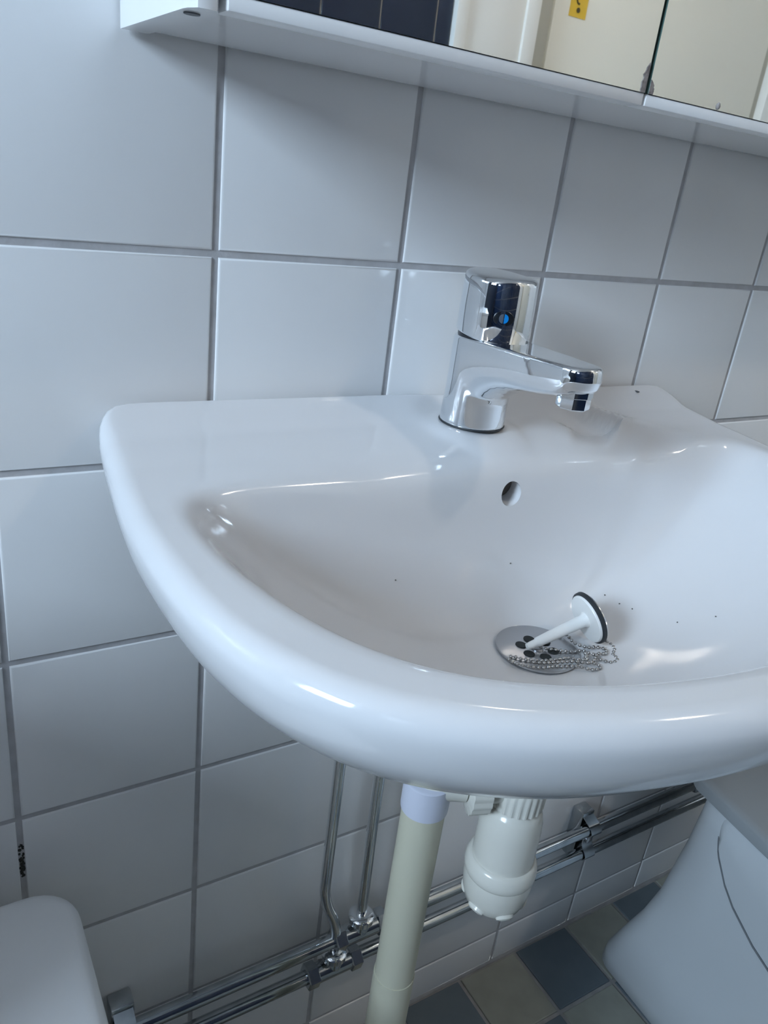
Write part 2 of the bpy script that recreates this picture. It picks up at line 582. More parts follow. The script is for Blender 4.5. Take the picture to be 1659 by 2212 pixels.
DR = 0.0225                                             # drain hole radius
DC = (XC, -0.177)
DZ = 0.7075
cols = []
lip_ix = None
for t in TH:
    col = []
    O = P2(ro(t), t)
    I = P2(ri(t), t)
    Mm = P2(rm(t), t)
    U = P2(ru(t), t)
    D = (DC[0] + 0.0335 * math.sin(t), DC[1] - 0.0335 * math.cos(t))
    zr = deck_z(*O)
    back = max(0.0, min(1.0, (O[1] + 0.03) / 0.025))     # 1 on the wall side
    # underside (from the drain boss outwards), then the skirt
    for a, z in ((0.0, 0.690),):
        col.append((DC[0] + (DR + 0.012) * math.sin(t), DC[1] - (DR + 0.012) * math.cos(t), 0.672))
    zb = 0.700
    prof = [(1.0, 0.0), (0.87, 0.09), (0.75, 0.175), (0.62, 0.265), (0.50, 0.345), (0.39, 0.425), (0.29, 0.50), (0.205, 0.57), (0.135, 0.64), (0.08, 0.705), (0.04, 0.77), (0.015, 0.835), (0.003, 0.885), (0.0, 0.915)]
    ztop = zr - 0.0
    for a, h in prof:
        col.append((O[0] + (U[0] - O[0]) * a, O[1] + (U[1] - O[1]) * a, zb + (ztop - zb) * h))
    # outer edge rounding
    Lc = math.hypot(O[0] - CX, O[1] - CY)
    dx, dy = (CX - O[0]) / Lc, (CY - O[1]) / Lc
    rr = 0.0125 * (1 - 0.6 * back)
    for k in range(1, 7):
        a = PI / 2 * k / 6
        ins = rr * (1 - math.cos(a))
        dz = rr * (1 - math.sin(a))
        x, y = O[0] + dx * ins, O[1] + dy * ins
        col.append((x, y, deck_z(x, y) - dz))
    K = col[-1]
    # deck
    nd = 22
    for k in range(1, nd + 1):
        s = k / nd
        x, y = K[0] + (I[0] - K[0]) * s, K[1] + (I[1] - K[1]) * s
        col.append((x, y, deck_z(x, y)))
    lip = len(col) - 1
    zi = col[-1][2]
    ns = 44
    dep = zi - DZ
    for k in range(1, ns + 1):
        s = (k / ns) ** 1.25
        b0, b1, b2 = (1 - s) ** 2, 2 * s * (1 - s), s * s
        x = b0 * I[0] + b1 * Mm[0] + b2 * D[0]
        y = b0 * I[1] + b1 * Mm[1] + b2 * D[1]
        z = zi - dep * (b1 * 0.85 + b2)
        col.append((x, y, z))
    for rr_, dz_ in ((0.031, 0.0004), (0.0265, 0.0006), (DR, 0.0010), (DR, 0.006)):
        col.append((DC[0] + rr_ * math.sin(t), DC[1] - rr_ * math.cos(t), DZ - dz_))
    cols.append(col)
A = np.array(cols)                                      # N x rows x 3
nrow = A.shape[1]
# round the lip: smooth along each radial line and around
lo, hi = lip - 9, lip + 14
for it in range(44):
    B = A.copy()
    B[:, lo:hi] = 0.5 * A[:, lo:hi] + 0.25 * (A[:, lo - 1:hi - 1] + A[:, lo + 1:hi + 1])
    A = B
lo2, hi2 = lip - 20, nrow - 5
for it in range(8):
    B = A.copy()
    nb = 0.5 * (np.roll(A, 1, 0) + np.roll(A, -1, 0))
    B[:, lip + 2:hi2, 2] = 0.5 * A[:, lip + 2:hi2, 2] + 0.5 * nb[:, lip + 2:hi2, 2]
    A = B
bm = bmesh.new()
vr = [[bm.verts.new(A[i, k]) for k in range(nrow)] for i in range(N)]
for i in range(N):
    j = (i + 1) % N
    for k in range(nrow - 1):
        bm.faces.new((vr[i][k], vr[j][k], vr[j][k + 1], vr[i][k + 1]))
    bm.faces.new((vr[i][nrow - 1], vr[j][nrow - 1], vr[j][0], vr[i][0]))
bmesh.ops.recalc_face_normals(bm, faces=bm.faces)
basin_root = empty('washbasin', (XC, -0.002, 0.675))
tag(basin_root, 'white porcelain washbasin fixed to the tiled wall', 'washbasin')
basin = fin('bowl', bm, M_CERAMIC, basin_root)
# overflow hole, cut into the back of the bowl
OV = Vector((XC, -0.113, 0.814))
bmc = bmesh.new()
lathe(bmc, [(0.0098, -0.02), (0.0098, 0.012)], OV, (0, 1, 0.12), 32)
cut = fin('overflow_cutter', bmc, M_HOLE)
md = basin.modifiers.new('overflow', 'BOOLEAN')
md.object = cut
md.operation = 'DIFFERENCE'
md.solver = 'EXACT'
bpy.context.view_layer.update()
dg = bpy.context.evaluated_depsgraph_get()
me2 = bpy.data.meshes.new_from_object(basin.evaluated_get(dg))
basin.modifiers.clear()
basin.data = me2
bpy.data.objects.remove(cut, do_unlink=True)
me2.materials.clear()
me2.materials.append(M_CERAMIC)
me2.polygons.foreach_set('material_index', [0] * len(me2.polygons))
for f in me2.polygons:
    f.use_smooth = True
me2.set_sharp_from_angle(angle=math.radians(38))
bm = bmesh.new()
lathe(bm, [(0.0095, 0.0), (0.0095, 0.0012)], OV + Vector((0, 0.0100, 0.0012)), (0, 1, 0.12), 28)
o = fin('overflow_opening', bm, mat('dark_overflow', (0.10, 0.09, 0.08), 0.7), basin_root)  # dark disc set back inside the overflow hole
bm = bmesh.new()
box(bm, 0.5885, 0.5915, -0.0165, -0.0105, 0.8600, 0.8610)
fin('glaze_mark', bm, M_DETAIL_SHADE, basin_root)

# specks of dirt lying in the bowl
M_DIRT = mat('dark_grit', (0.12, 0.115, 0.11), 0.8)
bpy.context.view_layer.update()
for x, y, lab in ((0.4474, -0.1522, 'tiny dark dirt speck on the bowl, highest of three right of the plug'), (0.4528, -0.1648, 'tiny dark dirt speck on the bowl, middle of three right of the plug'),
                  (0.4573, -0.1751, 'tiny dark dirt speck on the bowl, lowest of three right of the plug'), (0.3603, -0.1231, 'tiny dark dirt speck on the bowl, below the overflow hole'),
                  (0.4703, -0.2101, 'tiny dark dirt speck near the bowl bottom, far right of the chain'), (0.4920, -0.2270, 'rightmost tiny dark dirt speck on the bowl wall'),
                  (0.2464, -0.1288, 'leftmost tiny dark dirt speck on the back of the bowl')):
    ok, loc, nrm, _i = basin.ray_cast(Vector((x, y, 0.83)) - basin.matrix_world.translation, Vector((0, 0, -1)))
    if not ok:
        continue
    loc = loc + basin.matrix_world.translation
    bm = bmesh.new()
    bmesh.ops.create_icosphere(bm, subdivisions=2, radius=0.0006)
    for v in bm.verts:
        v.co *= random.uniform(0.7, 1.25)
    o = fin('dirt_speck', bm, M_DIRT)
    o.location = loc + nrm * 0.0003
    tag(o, lab, 'dirt', 'dirt specks in the bowl')

# ------------------------------------------------------------------ basin drain
dr = empty('basin_drain', (DC[0], DC[1], DZ))
tag(dr, 'round brushed steel drain strainer at the bottom of the washbasin', 'drain')
FZ = DZ + 0.0012
bm = bmesh.new()
lathe(bm, [(0.0315, 0), (0.0325, 0.0012), (0.0322, 0.0022), (0.031, 0.0026), (0.0005, 0.0012)], (DC[0], DC[1], FZ - 0.0008), (0, 0, 1), 64)
fin('flange', bm, M_STEEL, dr, 50)
for k in range(6):
    a = k * PI / 3 + 0.35
    bm = bmesh.new()
    lathe(bm, [(0.0044, 0), (0.0044, 0.0006)], (DC[0] + 0.0125 * math.cos(a), DC[1] + 0.0125 * math.sin(a), FZ + 0.0010), (0, 0, 1), 20)
    fin('strainer_hole', bm, M_HOLE, dr)
bm = bmesh.new()
lathe(bm, [(0.005, 0), (0.005, 0.0012), (0.004, 0.0018)], (DC[0], DC[1], FZ + 0.0004), (0, 0, 1), 24)
box(bm, DC[0] - 0.004, DC[0] + 0.004, DC[1] - 0.0006, DC[1] + 0.0006, FZ + 0.0020, FZ + 0.0024)
fin('screw', bm, M_STEEL, dr, 40)

# plug leaning out of the drain
tip = Vector((0.3415, -0.1775, 0.7135))
pc = Vector((0.392, -0.1850, 0.7325))
ax = (pc - tip).normalized()
pl = empty('sink_plug', tip)
tag(pl, 'white sink plug with black rubber rim tipped over on the drain', 'plug')
Ls = (pc - tip).length
bm = bmesh.new()
lathe(bm, [(0.0008, 0), (0.0026, 0.0008), (0.0030, 0.0040), (0.0030, 0.0085), (0.0038, 0.0098), (0.0043, 0.022), (0.0050, Ls - 0.004), (0.0068, Ls)], tip, ax, 28)
fin('stem', bm, M_PLUGW, pl, 50)
bm = bmesh.new()
lathe(bm, [(0.0188, -0.001), (0.0195, 0.0), (0.0195, 0.0016)], pc, ax, 48)
fin('underside_disc', bm, M_PLUGW, pl, 40)
bm = bmesh.new()
lathe(bm, [(0.0198, 0.0008), (0.0212, 0.0014), (0.0214, 0.0038), (0.0204, 0.0046)], pc, ax, 48)
fin('rubber_ring', bm, M_RUBBER, pl, 40)
bm = bmesh.new()
lathe(bm, [(0.0200, 0.0040), (0.0196, 0.0056), (0.012, 0.0066), (0.0005, 0.0070)], pc, ax, 48)
fin('top_plate', bm, M_CHROME, pl, 40)
bm = bmesh.new()
a_, u_, w_ = frame_of(ax)
cc = pc + ax * 0.0075
tube(bm, [cc + u_ * 0.0045 * math.cos(k * PI / 8) + ax * 0.0045 * math.sin(k * PI / 8) for k in range(9)], 0.0009, 8)
fin('eyelet', bm, M_BEAD, pl, 60)

# ball chain lying over the drain
ch = empty('ball_chain', (0.36, -0.20, 0.7105))
tag(ch, 'silver bead chain coiled beside the sink plug', 'chain')
path = [(0.4010, -0.1830, 0.7270), (0.4060, -0.1850, 0.7185), (0.4090, -0.1885, 0.7128), (0.4135, -0.1935, 0.7118), (0.4120, -0.2020, 0.7116), (0.4045, -0.2080, 0.7116), (0.4025, -0.2145, 0.7117),
        (0.3950, -0.2160, 0.7116), (0.3890, -0.2095, 0.7116), (0.3890, -0.2020, 0.7114), (0.3860, -0.1990, 0.7114), (0.3800, -0.2030, 0.7114), (0.3770, -0.2090, 0.7114), (0.3820, -0.2130, 0.7114),
        (0.3805, -0.2180, 0.7116), (0.3730, -0.2175, 0.7114), (0.3660, -0.2100, 0.7112), (0.3560, -0.2060, 0.7112), (0.3480, -0.2030, 0.7112), (0.3380, -0.2010, 0.7112), (0.3290, -0.1960, 0.7112), (0.3230, -0.1900, 0.7112), (0.3205, -0.1835, 0.7112),
        (0.3250, -0.1810, 0.7116), (0.3290, -0.1860, 0.7118), (0.3350, -0.1900, 0.7118), (0.3440, -0.1945, 0.7118), (0.3540, -0.1970, 0.7118), (0.3640, -0.1985, 0.7118), (0.3720, -0.2030, 0.7116), (0.3780, -0.2060, 0.7122),
        (0.3820, -0.2010, 0.7120), (0.3850, -0.1950, 0.7116), (0.3760, -0.1930, 0.7114), (0.3640, -0.1860, 0.7114), (0.3560, -0.1790, 0.7114), (0.3600, -0.1720, 0.7114), (0.3680, -0.1690, 0.7114), (0.3760, -0.1670, 0.7116), (0.3830, -0.1690, 0.7118), (0.3865, -0.1740, 0.7130), (0.3850, -0.1850, 0.7125), (0.3900, -0.1935, 0.7125), (0.3980, -0.1960, 0.7122), (0.4030, -0.2010, 0.7122), (0.3980, -0.2060, 0.7124), (0.3905, -0.2045, 0.7132), (0.3850, -0.2080, 0.7130), (0.3760, -0.2110, 0.7128), (0.3650, -0.2050, 0.7126), (0.3520, -0.2010, 0.7126), (0.3400, -0.1975, 0.7126), (0.3320, -0.1925, 0.7126)]
cp = catmull(path, False, 24)
bm = bmesh.new()
bmesh.ops.create_icosphere(bm, subdivisions=2, radius=0.00150)
bead_me = bpy.data.meshes.new('bead')
bm.to_mesh(bead_me)
bm.free()
bead_me.materials.append(M_BEAD)
for f in bead_me.polygons:
    f.use_smooth = True
acc = 0.0
last = cp[0]
step = 0.0039


def place_bead(p):
    o = bpy.data.objects.new('bead', bead_me)
    COL.objects.link(o)
    o.parent = ch
    o.location = p - ch.location


place_bead(cp[0])
for q in cp[1:]:
    d = (q - last).length
    acc += d
    if acc >= step:
        place_bead(q)
        acc -= step
    last = q
bm = bmesh.new()
tube(bm, cp[::4], 0.00032, 6)
fin('link_wire', bm, M_BEAD, ch, 60)

# ------------------------------------------------------------------ tap
tp = empty('basin_mixer_tap', (XC, -0.052, 0.8495))
tag(tp, 'chrome single lever mixer tap on the washbasin deck', 'tap')
TB = 0.8524


def superring(cx, hx, z0, z1, y, n=40, e=2.6, top=None):
    pts = []
    cz, hz = (z0 + z1) / 2, (z1 - z0) / 2
    for k in range(n):
        a = 2 * PI * k / n
        ca, sa = math.cos(a), math.sin(a)
        ee = e if sa < 0 else (top or e)
        px = math.copysign(abs(ca) ** (2 / ee), ca) * hx
        pz = math.copysign(abs(sa) ** (2 / ee), sa) * hz
        pts.append((cx + px, y, cz + pz))
    return pts


bm = bmesh.new()
# stacked outlines: the round column and, higher up, the spout growing out of it flush with its sides
rs = []
NB = 320
for z, r, yc, yt, rt in ((TB, 0.0268, -0.0520, None, 0), (0.864, 0.0264, -0.0525, None, 0), (0.874, 0.0262, -0.0530, None, 0), (0.880, 0.0262, -0.0534, -0.0820, 0.0200), (0.884, 0.0263, -0.0537, -0.0875, 0.0195),
                         (0.888, 0.0264, -0.0540, -0.0945, 0.0190), (0.892, 0.0265, -0.0543, -0.1040, 0.0186), (0.895, 0.0266, -0.0545, -0.1140, 0.0182), (0.898, 0.0267, -0.0547, -0.1270, 0.0178), (0.901, 0.0268, -0.0549, -0.1430, 0.0174),
                         (0.904, 0.0269, -0.0551, -0.1570, 0.0172), (0.907, 0.0270, -0.0553, -0.1670, 0.0170), (0.911, 0.0272, -0.0556, -0.1730, 0.0168), (0.916, 0.0273, -0.0560, -0.1745, 0.0166), (0.9215, 0.0274, -0.0564, -0.1740, 0.0160), (0.9235, 0.0270, -0.0565, -0.1725, 0.0148)):
    sup = []
    for k in range(240):
        a = 2 * PI * k / 240
        nx, ny = math.cos(a), math.sin(a)
        px, py = r * nx, yc + r * ny
        if yt is not None:
            cy = yt + rt
            if cy * ny + rt > yc * ny + r:
                px, py = rt * nx, cy + rt * ny
        sup.append((px, py))
    loop = []
    for (x0, y0), (x1, y1) in zip(sup, sup[1:] + sup[:1]):
        nseg = max(1, int(math.hypot(x1 - x0, y1 - y0) / 0.0005))
        loop += [(x0 + (x1 - x0) * q / nseg, y0 + (y1 - y0) * q / nseg) for q in range(nseg)]
    an = np.array([math.atan2(y + 0.056, x) for x, y in loop])
    rd = np.array([math.hypot(x, y + 0.056) for x, y in loop])
    od_ = np.argsort(an)
    an, rd = an[od_], rd[od_]
    an = np.concatenate([an - 2 * PI, an, an + 2 * PI])
    rd = np.concatenate([rd, rd, rd])
    ring = []
    for k in range(NB):
        a = 2 * PI * k / NB
        q = float(np.interp(a if a <= PI else a - 2 * PI, an, rd))
        px, py = XC + q * math.cos(a), -0.056 + q * math.sin(a)
        zz = z
        if z > 0.909:
            zz = z - (py + 0.06) * 0.03 * (z - 0.909) / 0.0145
        ring.append((px, py, zz))
    rs.append(ring)
rings(bm, rs)
body = fin('body', bm, M_CHROME, tp)
rmod = body.modifiers.new('blend', 'REMESH')
rmod.mode = 'VOXEL'
rmod.voxel_size = 0.0007
rmod.use_smooth_shade = True
smod = body.modifiers.new('soften', 'SMOOTH')
smod.factor = 0.5
smod.iterations = 24
bm = bmesh.new()
lathe(bm, [(0.0268, 0), (0.0274, 0.0008), (0.0270, 0.0016)], (XC, -0.052, TB - 0.0004), (0, 0, 1), 56)
fin('base_ring', bm, M_RUBBER, tp, 40)
# handle: rounded block on a tilted joint
rs = []
hc_y = -0.0600
for s, sc in ((0.0, 0.955), (0.015, 0.985), (0.04, 1.0), (0.5, 0.985), (0.90, 0.965), (0.955, 0.945), (0.985, 0.90), (1.0, 0.82), (1.002, 0.5), (1.0035, 0.02)):
    ring = []
    for k in range(72):
        a = 2 * PI * k / 72
        ca, sa = math.cos(a), math.sin(a)
        e = 2.35
        px = math.copysign(abs(ca) ** (2 / e), ca) * 0.0272 * sc
        py = math.copysign(abs(sa) ** (2 / e), sa) * 0.0285 * sc
        zb_ = 0.9252 + (py) * 0.10
        zt_ = 0.9705 + (py) * 0.05 + 0.0015 * (1 - (px / 0.0272) ** 2)
        ring.append((XC + px, hc_y + py, zb_ + (zt_ - zb_) * s))
    rs.append(ring)
bm = bmesh.new()
rings(bm, rs)
hd = fin('handle', bm, M_CHROME, tp, 60)
bm = bmesh.new()
lathe(bm, [(0.0262, 0), (0.0262, 0.0030)], (XC, -0.0585, 0.9222), (0, -0.10, 1), 56)
fin('joint_gap', bm, M_BLACK, tp, 40)
# marker button on the front of the handle
mdir = Vector((-0.46, -0.89, 0.0)).normalized()
mp = Vector((XC, hc_y, 0.9428)) + mdir * 0.0276
a_ = mdir
hx_ = Vector((0, 0, 1)).cross(a_).normalized()


def oval(bm, c, rx, rz, h0, h1, n=32):
    rs = []
    for s, h in ((1.0, h0), (1.0, h1 - 0.0004), (0.93, h1)):
        rs.append([c + hx_ * rx * s * math.cos(2 * PI * k / n) + Vector((0, 0, 1)) * rz * s * math.sin(2 * PI * k / n) + a_ * h for k in range(n)])
    rings(bm, rs)


bm = bmesh.new()
oval(bm, mp, 0.0078, 0.0058, -0.003, 0.0012)
ind = fin('temperature_marker', bm, M_BLACK, tp, 40)
for nm, s0, s1, M_ in (('blue_mark', 0.0004, 0.0036, M_BLUE), ('grey_mark', -0.0036, -0.0004, M_GREYDOT)):
    bm = bmesh.new()
    n = 16
    rs = []
    for h in (0.0008, 0.0015):
        ring = []
        sg = 1 if s0 > 0 else -1
        for k in range(n + 1):
            a = -PI / 2 + PI * k / n
            ring.append(mp + hx_ * (0.0004 * sg + sg * 0.0032 * math.cos(a)) + Vector((0, 0, 1)) * 0.0034 * math.sin(a) + a_ * h)
        rs.append(ring)
    rings(bm, rs)
    fin(nm, bm, M_, ind)
# aerator
bm = bmesh.new()
lathe(bm, [(0.0125, 0.0), (0.0125, -0.004), (0.0118, -0.0045), (0.0118, -0.012), (0.0112, -0.0128), (0.0098, -0.0128), (0.0095, -0.010)], (XC, -0.1585, 0.9095), (0, 0.0, 1), 8)
fin('aerator', bm, M_CHROME, tp, 25)

# ------------------------------------------------------------------ mirror cabinet
CB = 1.0900
mc = empty('mirror_cabinet', (0.60, -0.003, CB))
tag(mc, 'white bathroom cabinet with mirror doors hanging above the washbasin', 'cabinet')
CX0, CX1 = 0.087, 1.13
CT = CB + 0.62
bm = bmesh.new()
box(bm, CX0 + 0.016, CX1 - 0.016, -0.116, -0.003, CB, CB + 0.016, 0.0008, 1)
fin('bottom_panel', bm, M_LAMIN, mc)
bm = bmesh.new()
box(bm, CX0 + 0.016, CX1 - 0.016, -0.116, -0.003, CT - 0.016, CT)
fin('top_panel', bm, M_LAMIN, mc)
bm = bmesh.new()
box(bm, CX0 + 0.016, CX1 - 0.016, -0.012, -0.004, CB + 0.016, CT - 0.016)
fin('rear_panel', bm, M_LAMIN, mc)
for sx0 in (CX0, CX1 - 0.016):
    # side panel with a rounded front edge
    pts = [(sx0, -0.003), (sx0 + 0.016, -0.003), (sx0 + 0.016, -0.118), (sx0 + 0.0145, -0.128)]
    pts += [(sx0 + 0.008 + 0.0065 * math.cos(a), -0.129 - 0.004 * math.sin(a)) for a in (PI * 0.25, PI * 0.5, PI * 0.75)]
    pts += [(sx0 + 0.0006, -0.125), (sx0, -0.120)]
    bm = bmesh.new()
    rings(bm, [[(x, y, CB - 0.0015) for x, y in pts], [(x, y, CT) for x, y in pts]])
    fin('side_panel', bm, M_LAMIN, mc, 35)
bm = bmesh.new()
lathe(bm, [(0.004, 0), (0.004, 0.0006)], (0.094, -0.112, CB - 0.0021), (0, 0, 1), 16)
fin('screw_cap', bm, M_DETAIL_SHADE, mc)
DG = 0.3845
YF = -0.134
MZ = CB + 0.0068
for dx0, dx1 in ((CX0 + 0.0172, DG - 0.0012), (DG + 0.0012, 0.745), (0.7474, CX1 - 0.0172)):
    bm = bmesh.new()
    box(bm, dx0, dx1, -0.1305, -0.1165, CB - 0.0004, CT - 0.001, 0.001, 2)
    d = fin('mirror_door', bm, M_FOIL, mc, 40)
    bm = bmesh.new()
    box(bm, dx0 + 0.0005, dx1 - 0.0005, YF, -0.1304, MZ, CT - 0.002)
    g = fin('mirror_glass', bm, M_MIRROR, d)
    # the ground side edges show green glass
    g.data.materials.append(M_GLASSEDGE)
    for f in g.data.polygons:
        if abs(f.normal.x) > 0.5:
            f.material_index = 1
    # bottom edge moulding
    bm = bmesh.new()
    box(bm, dx0, dx1, -0.1335, -0.1303, CB - 0.0004, MZ - 0.0002, 0.0008, 2)
    fin('edge_strip', bm, M_FOIL, d, 40)
    if min(abs(dx1 - DG), abs(dx0 - DG)) < 0.01:
        side = -1 if dx1 < DG else 1
        xe = dx1 - 0.0006 if side < 0 else dx0 + 0.0006
        rnd = random.Random(3 if side < 0 else 5)
        hgt = 0.017 if side < 0 else 0.008
        wid = 0.0042 if side < 0 else 0.0035
        n = 12
        prof = []
        for k in range(n + 1):
            f = k / n
            w = wid * (1.0 if f < 0.55 else (1 - (f - 0.55) / 0.45) ** 0.8) * rnd.uniform(0.8, 1.1) + 0.0003
            prof.append((w, MZ + hgt * f))
        bm = bmesh.new()
        fr = [(xe, z) for w, z in prof] + [(xe + side * w, z) for w, z in reversed(prof)]
        rings(bm, [[(x, YF - 0.0004, z) for x, z in fr], [(x, YF + 0.0002, z) for x, z in fr]])
        fin('corrosion_stain', bm, M_STAIN, d)
    if abs(dx0 - DG) < 0.01:
        bm = bmesh.new()
        lathe(bm, [(0.0002, -0.0022), (0.0011, -0.0014), (0.0014, 0), (0.0010, 0.0014), (0.0004, 0.0024)], (0.4555, YF - 0.0003, MZ + 0.0025), (0.1, 0, 1), 12)
        fin('stain_spot', bm, M_STAIN, d, 60)

# ------------------------------------------------------------------ water pipes on the wall
YP = -0.030


def hexnut(bm, c, axis, r, l):
    lathe(bm, [(r * 0.86, -l / 2), (r, -l / 2 + 0.0012), (r, l / 2 - 0.0012), (r * 0.86, l / 2)], c, axis, 6)


def water_pipe(z, x_tee, label, xend):
    root = empty('water_pipe', (0.5, YP, z))
    tag(root, label, 'pipe', 'chromed water pipes along the wall')
    bm = bmesh.new()
    tube(bm, [(-0.30, YP, z), (0.2, YP, z), (0.7, YP, z), (xend, YP, z)], 0.0078, 24)
    fin('pipe_run', bm, M_PIPE, root, 60)
    bm = bmesh.new()
    lathe(bm, [(0.0085, -0.024), (0.0115, -0.022), (0.0115, 0.022), (0.0085, 0.024)], (x_tee, YP, z), (1, 0, 0), 28)
    lathe(bm, [(0.0110, 0.0), (0.0110, 0.016), (0.0095, 0.018)], (x_tee, YP, z), (0, 0, 1), 28)
    tee = fin('tee_fitting', bm, M_PIPE, root, 40)
    for s in (-1, 1):
        bm = bmesh.new()
        hexnut(bm, (x_tee + s * 0.027, YP, z), (1, 0, 0), 0.0145, 0.014)
        fin('compression_nut', bm, M_PIPE, tee, 30)
    bm = bmesh.new()
    lathe(bm, [(0.0090, 0.0), (0.0145, 0.001), (0.0145, 0.008), (0.0120, 0.0105), (0.007, 0.011)], (x_tee, YP, z + 0.016), (0, 0, 1), 28)
    fin('collar', bm, M_CHROME, tee, 40)
    return root


ZU, ZL = 0.2455, 0.2035
wp1 = water_pipe(ZU, 0.334, 'upper of two horizontal chrome water pipes low on the wall', 1.02)
wp2 = water_pipe(ZL, 0.304, 'lower of two horizontal chrome water pipes low on the wall', 1.02)
bm = bmesh.new()
lathe(bm, [(0.009, -0.014), (0.012, -0.012), (0.012, 0.012), (0.009, 0.014)], (0.925, YP, ZU), (1, 0, 0), 24)
fin('coupling', bm, M_CHROME, wp1, 40)
bm = bmesh.new()
lathe(bm, [(0.009, -0.014), (0.012, -0.012), (0.012, 0.012), (0.009, 0.014)], (0.980, YP, ZL), (1, 0, 0), 24)
fin('coupling', bm, M_CHROME, wp2, 40)


def riser(pts, label):
    bm = bmesh.new()
    tube(bm, pts, 0.0060, 20)
    o = fin('supply_pipe', bm, M_CHROME, None, 60)
    tag(o, label, 'pipe', 'chrome supply pipes under the washbasin')
    return o


pa = [(0.304, YP, ZL + 0.018), (0.304, YP, 0.235), (0.302, YP, 0.262), (0.296, YP, 0.285), (0.288, YP, 0.305), (0.283, YP, 0.325), (0.2815, YP, 0.35), (0.2815, YP, 0.45), (0.2815, YP, 0.60), (0.285, YP, 0.66)]
riser(catmull(pa, False, 6), 'chrome supply pipe with a bend near its lower end, left of the two')
pb = [(0.334, YP, ZU + 0.018), (0.333, YP, 0.32), (0.331, YP, 0.42), (0.331, YP, 0.60), (0.335, YP, 0.66)]
riser(catmull(pb, False, 6), 'straight chrome supply pipe, nearer the cream waste pipe')


def clamp(x, label):
    root = empty('pipe_clamp', (x, 0, (ZU + ZL) / 2))
    tag(root, label, 'clamp', 'pipe clamps on the wall')
    bm = bmesh.new()
    box(bm, x - 0.011, x + 0.011, -0.020, -0.0005, ZL - 0.020, ZU + 0.020, 0.0015, 2)
    fin('wall_plate', bm, M_PIPE, root, 40)
    # strap running over both pipes
    prof = [(-0.006, ZU + 0.020), (-0.028, ZU + 0.0115), (-0.036, ZU + 0.007), (-0.0405, ZU), (-0.037, ZU - 0.007), (-0.031, ZU - 0.013), (-0.0295, (ZU + ZL) / 2), (-0.031, ZL + 0.013), (-0.037, ZL + 0.007), (-0.0405, ZL), (-0.036, ZL - 0.007), (-0.028, ZL - 0.0115), (-0.006, ZL - 0.020)]
    c = catmull([(0, y, z) for y, z in prof], False, 4)
    bm = bmesh.new()
    rs = []
    for k, p in enumerate(c):
        a = c[max(k - 1, 0)]
        b = c[min(k + 1, len(c) - 1)]
        t = (b - a).normalized()
        nrm = Vector((0, -t.z, t.y)) * 0.0012
        rs.append([(x - 0.0095, p.y, p.z), (x + 0.0095, p.y, p.z), (x + 0.0095, p.y + nrm.y, p.z + nrm.z), (x - 0.0095, p.y + nrm.y, p.z + nrm.z)])
    rings(bm, rs)
    fin('strap', bm, M_PIPE, root, 50)
    bm = bmesh.new()
    lathe(bm, [(0.005, 0), (0.005, 0.0025), (0.0035, 0.0035)], (x, -0.0285, (ZU + ZL) / 2), (0, -1, 0), 16)
    fin('screw', bm, M_STEEL, root, 40)


clamp(0.700, 'double pipe clamp on the wall to the right of the bottle trap')
clamp(0.075, 'double pipe clamp on the wall beside the white box')

# ------------------------------------------------------------------ bottle trap
TX, TY = 0.353, -0.192
tr = empty('bottle_trap', (TX, TY, 0.455))
tag(tr, 'white plastic bottle trap hanging under the washbasin', 'trap')
bm = bmesh.new()
lathe(bm, [(0.016, 0.574), (0.016, 0.671)], (TX, TY, 0), (0, 0, 1), 32)
fin('inlet_tube', bm, M_PLASTIC, tr, 40)
# ribbed nut
bm = bmesh.new()
n = 96
rs = []
for z, r, rib in ((0.5710, 0.0195, 0), (0.5720, 0.0228, 1), (0.590, 0.0234, 1), (0.594, 0.0228, 0), (0.598, 0.0190, 0)):
    rs.append([(TX + (r + rib * 0.0005 * (1 if (k // 2) % 2 else -1)) * math.cos(2 * PI * k / n), TY + (r + rib * 0.0005 * (1 if (k // 2) % 2 else -1)) * math.sin(2 * PI * k / n), z) for k in range(n)])
rings(bm, rs)
fin('inlet_nut', bm, M_PLASTIC, tr, 30)
bm = bmesh.new()
lathe(bm, [(0.0262, 0.500), (0.0264, 0.520), (0.0264, 0.546), (0.0258, 0.555), (0.0244, 0.562), (0.0225, 0.5665), (0.0205, 0.568), (0.0200, 0.575), (0.015, 0.5755)], (TX, TY, 0), (0, 0, 1), 56)
fin('cup_body', bm, M_PLASTIC, tr, 50)
bm = bmesh.new()
lathe(bm, [(0.0262, 0.5125), (0.0280, 0.512), (0.0302, 0.508), (0.0312, 0.503), (0.0312, 0.498), (0.0300, 0.4955), (0.026, 0.495)], (TX, TY, 0), (0, 0, 1), 56)
fin('locking_ring', bm, M_PLASTIC, tr, 50)
bm = bmesh.new()
lathe(bm, [(0.0298, 0.4950), (0.0300, 0.488), (0.0285, 0.474), (0.0255, 0.464), (0.0215, 0.459), (0.012, 0.457), (0.0005, 0.4565)], (TX, TY, 0), (0, 0, 1), 56)
cup = fin('lower_cup', bm, M_PLASTIC, tr, 50)
for k in range(6):
    a = k * PI / 3 + 0.25
    d = Vector((math.cos(a), math.sin(a), 0))
    w = Vector((-d.y, d.x, 0))
    bm = bmesh.new()
    c = Vector((TX, TY, 0.466)) + d * 0.0235
    rs = []
    for s, h in ((1.0, 0.0), (0.9, 0.003), (0.6, 0.0044)):
        rs.append([c + w * (0.0085 * s * math.cos(2 * PI * q / 16)) + (Vector((0, 0, 1)) * 0.72 + d * 0.62) * (0.006 * s * math.sin(2 * PI * q / 16)) + (d * 0.72 - Vector((0, 0, 1)) * 0.62) * h for q in range(16)])
    rings(bm, rs)
    fin('grip_lug', bm, M_PLASTIC, cup, 40)
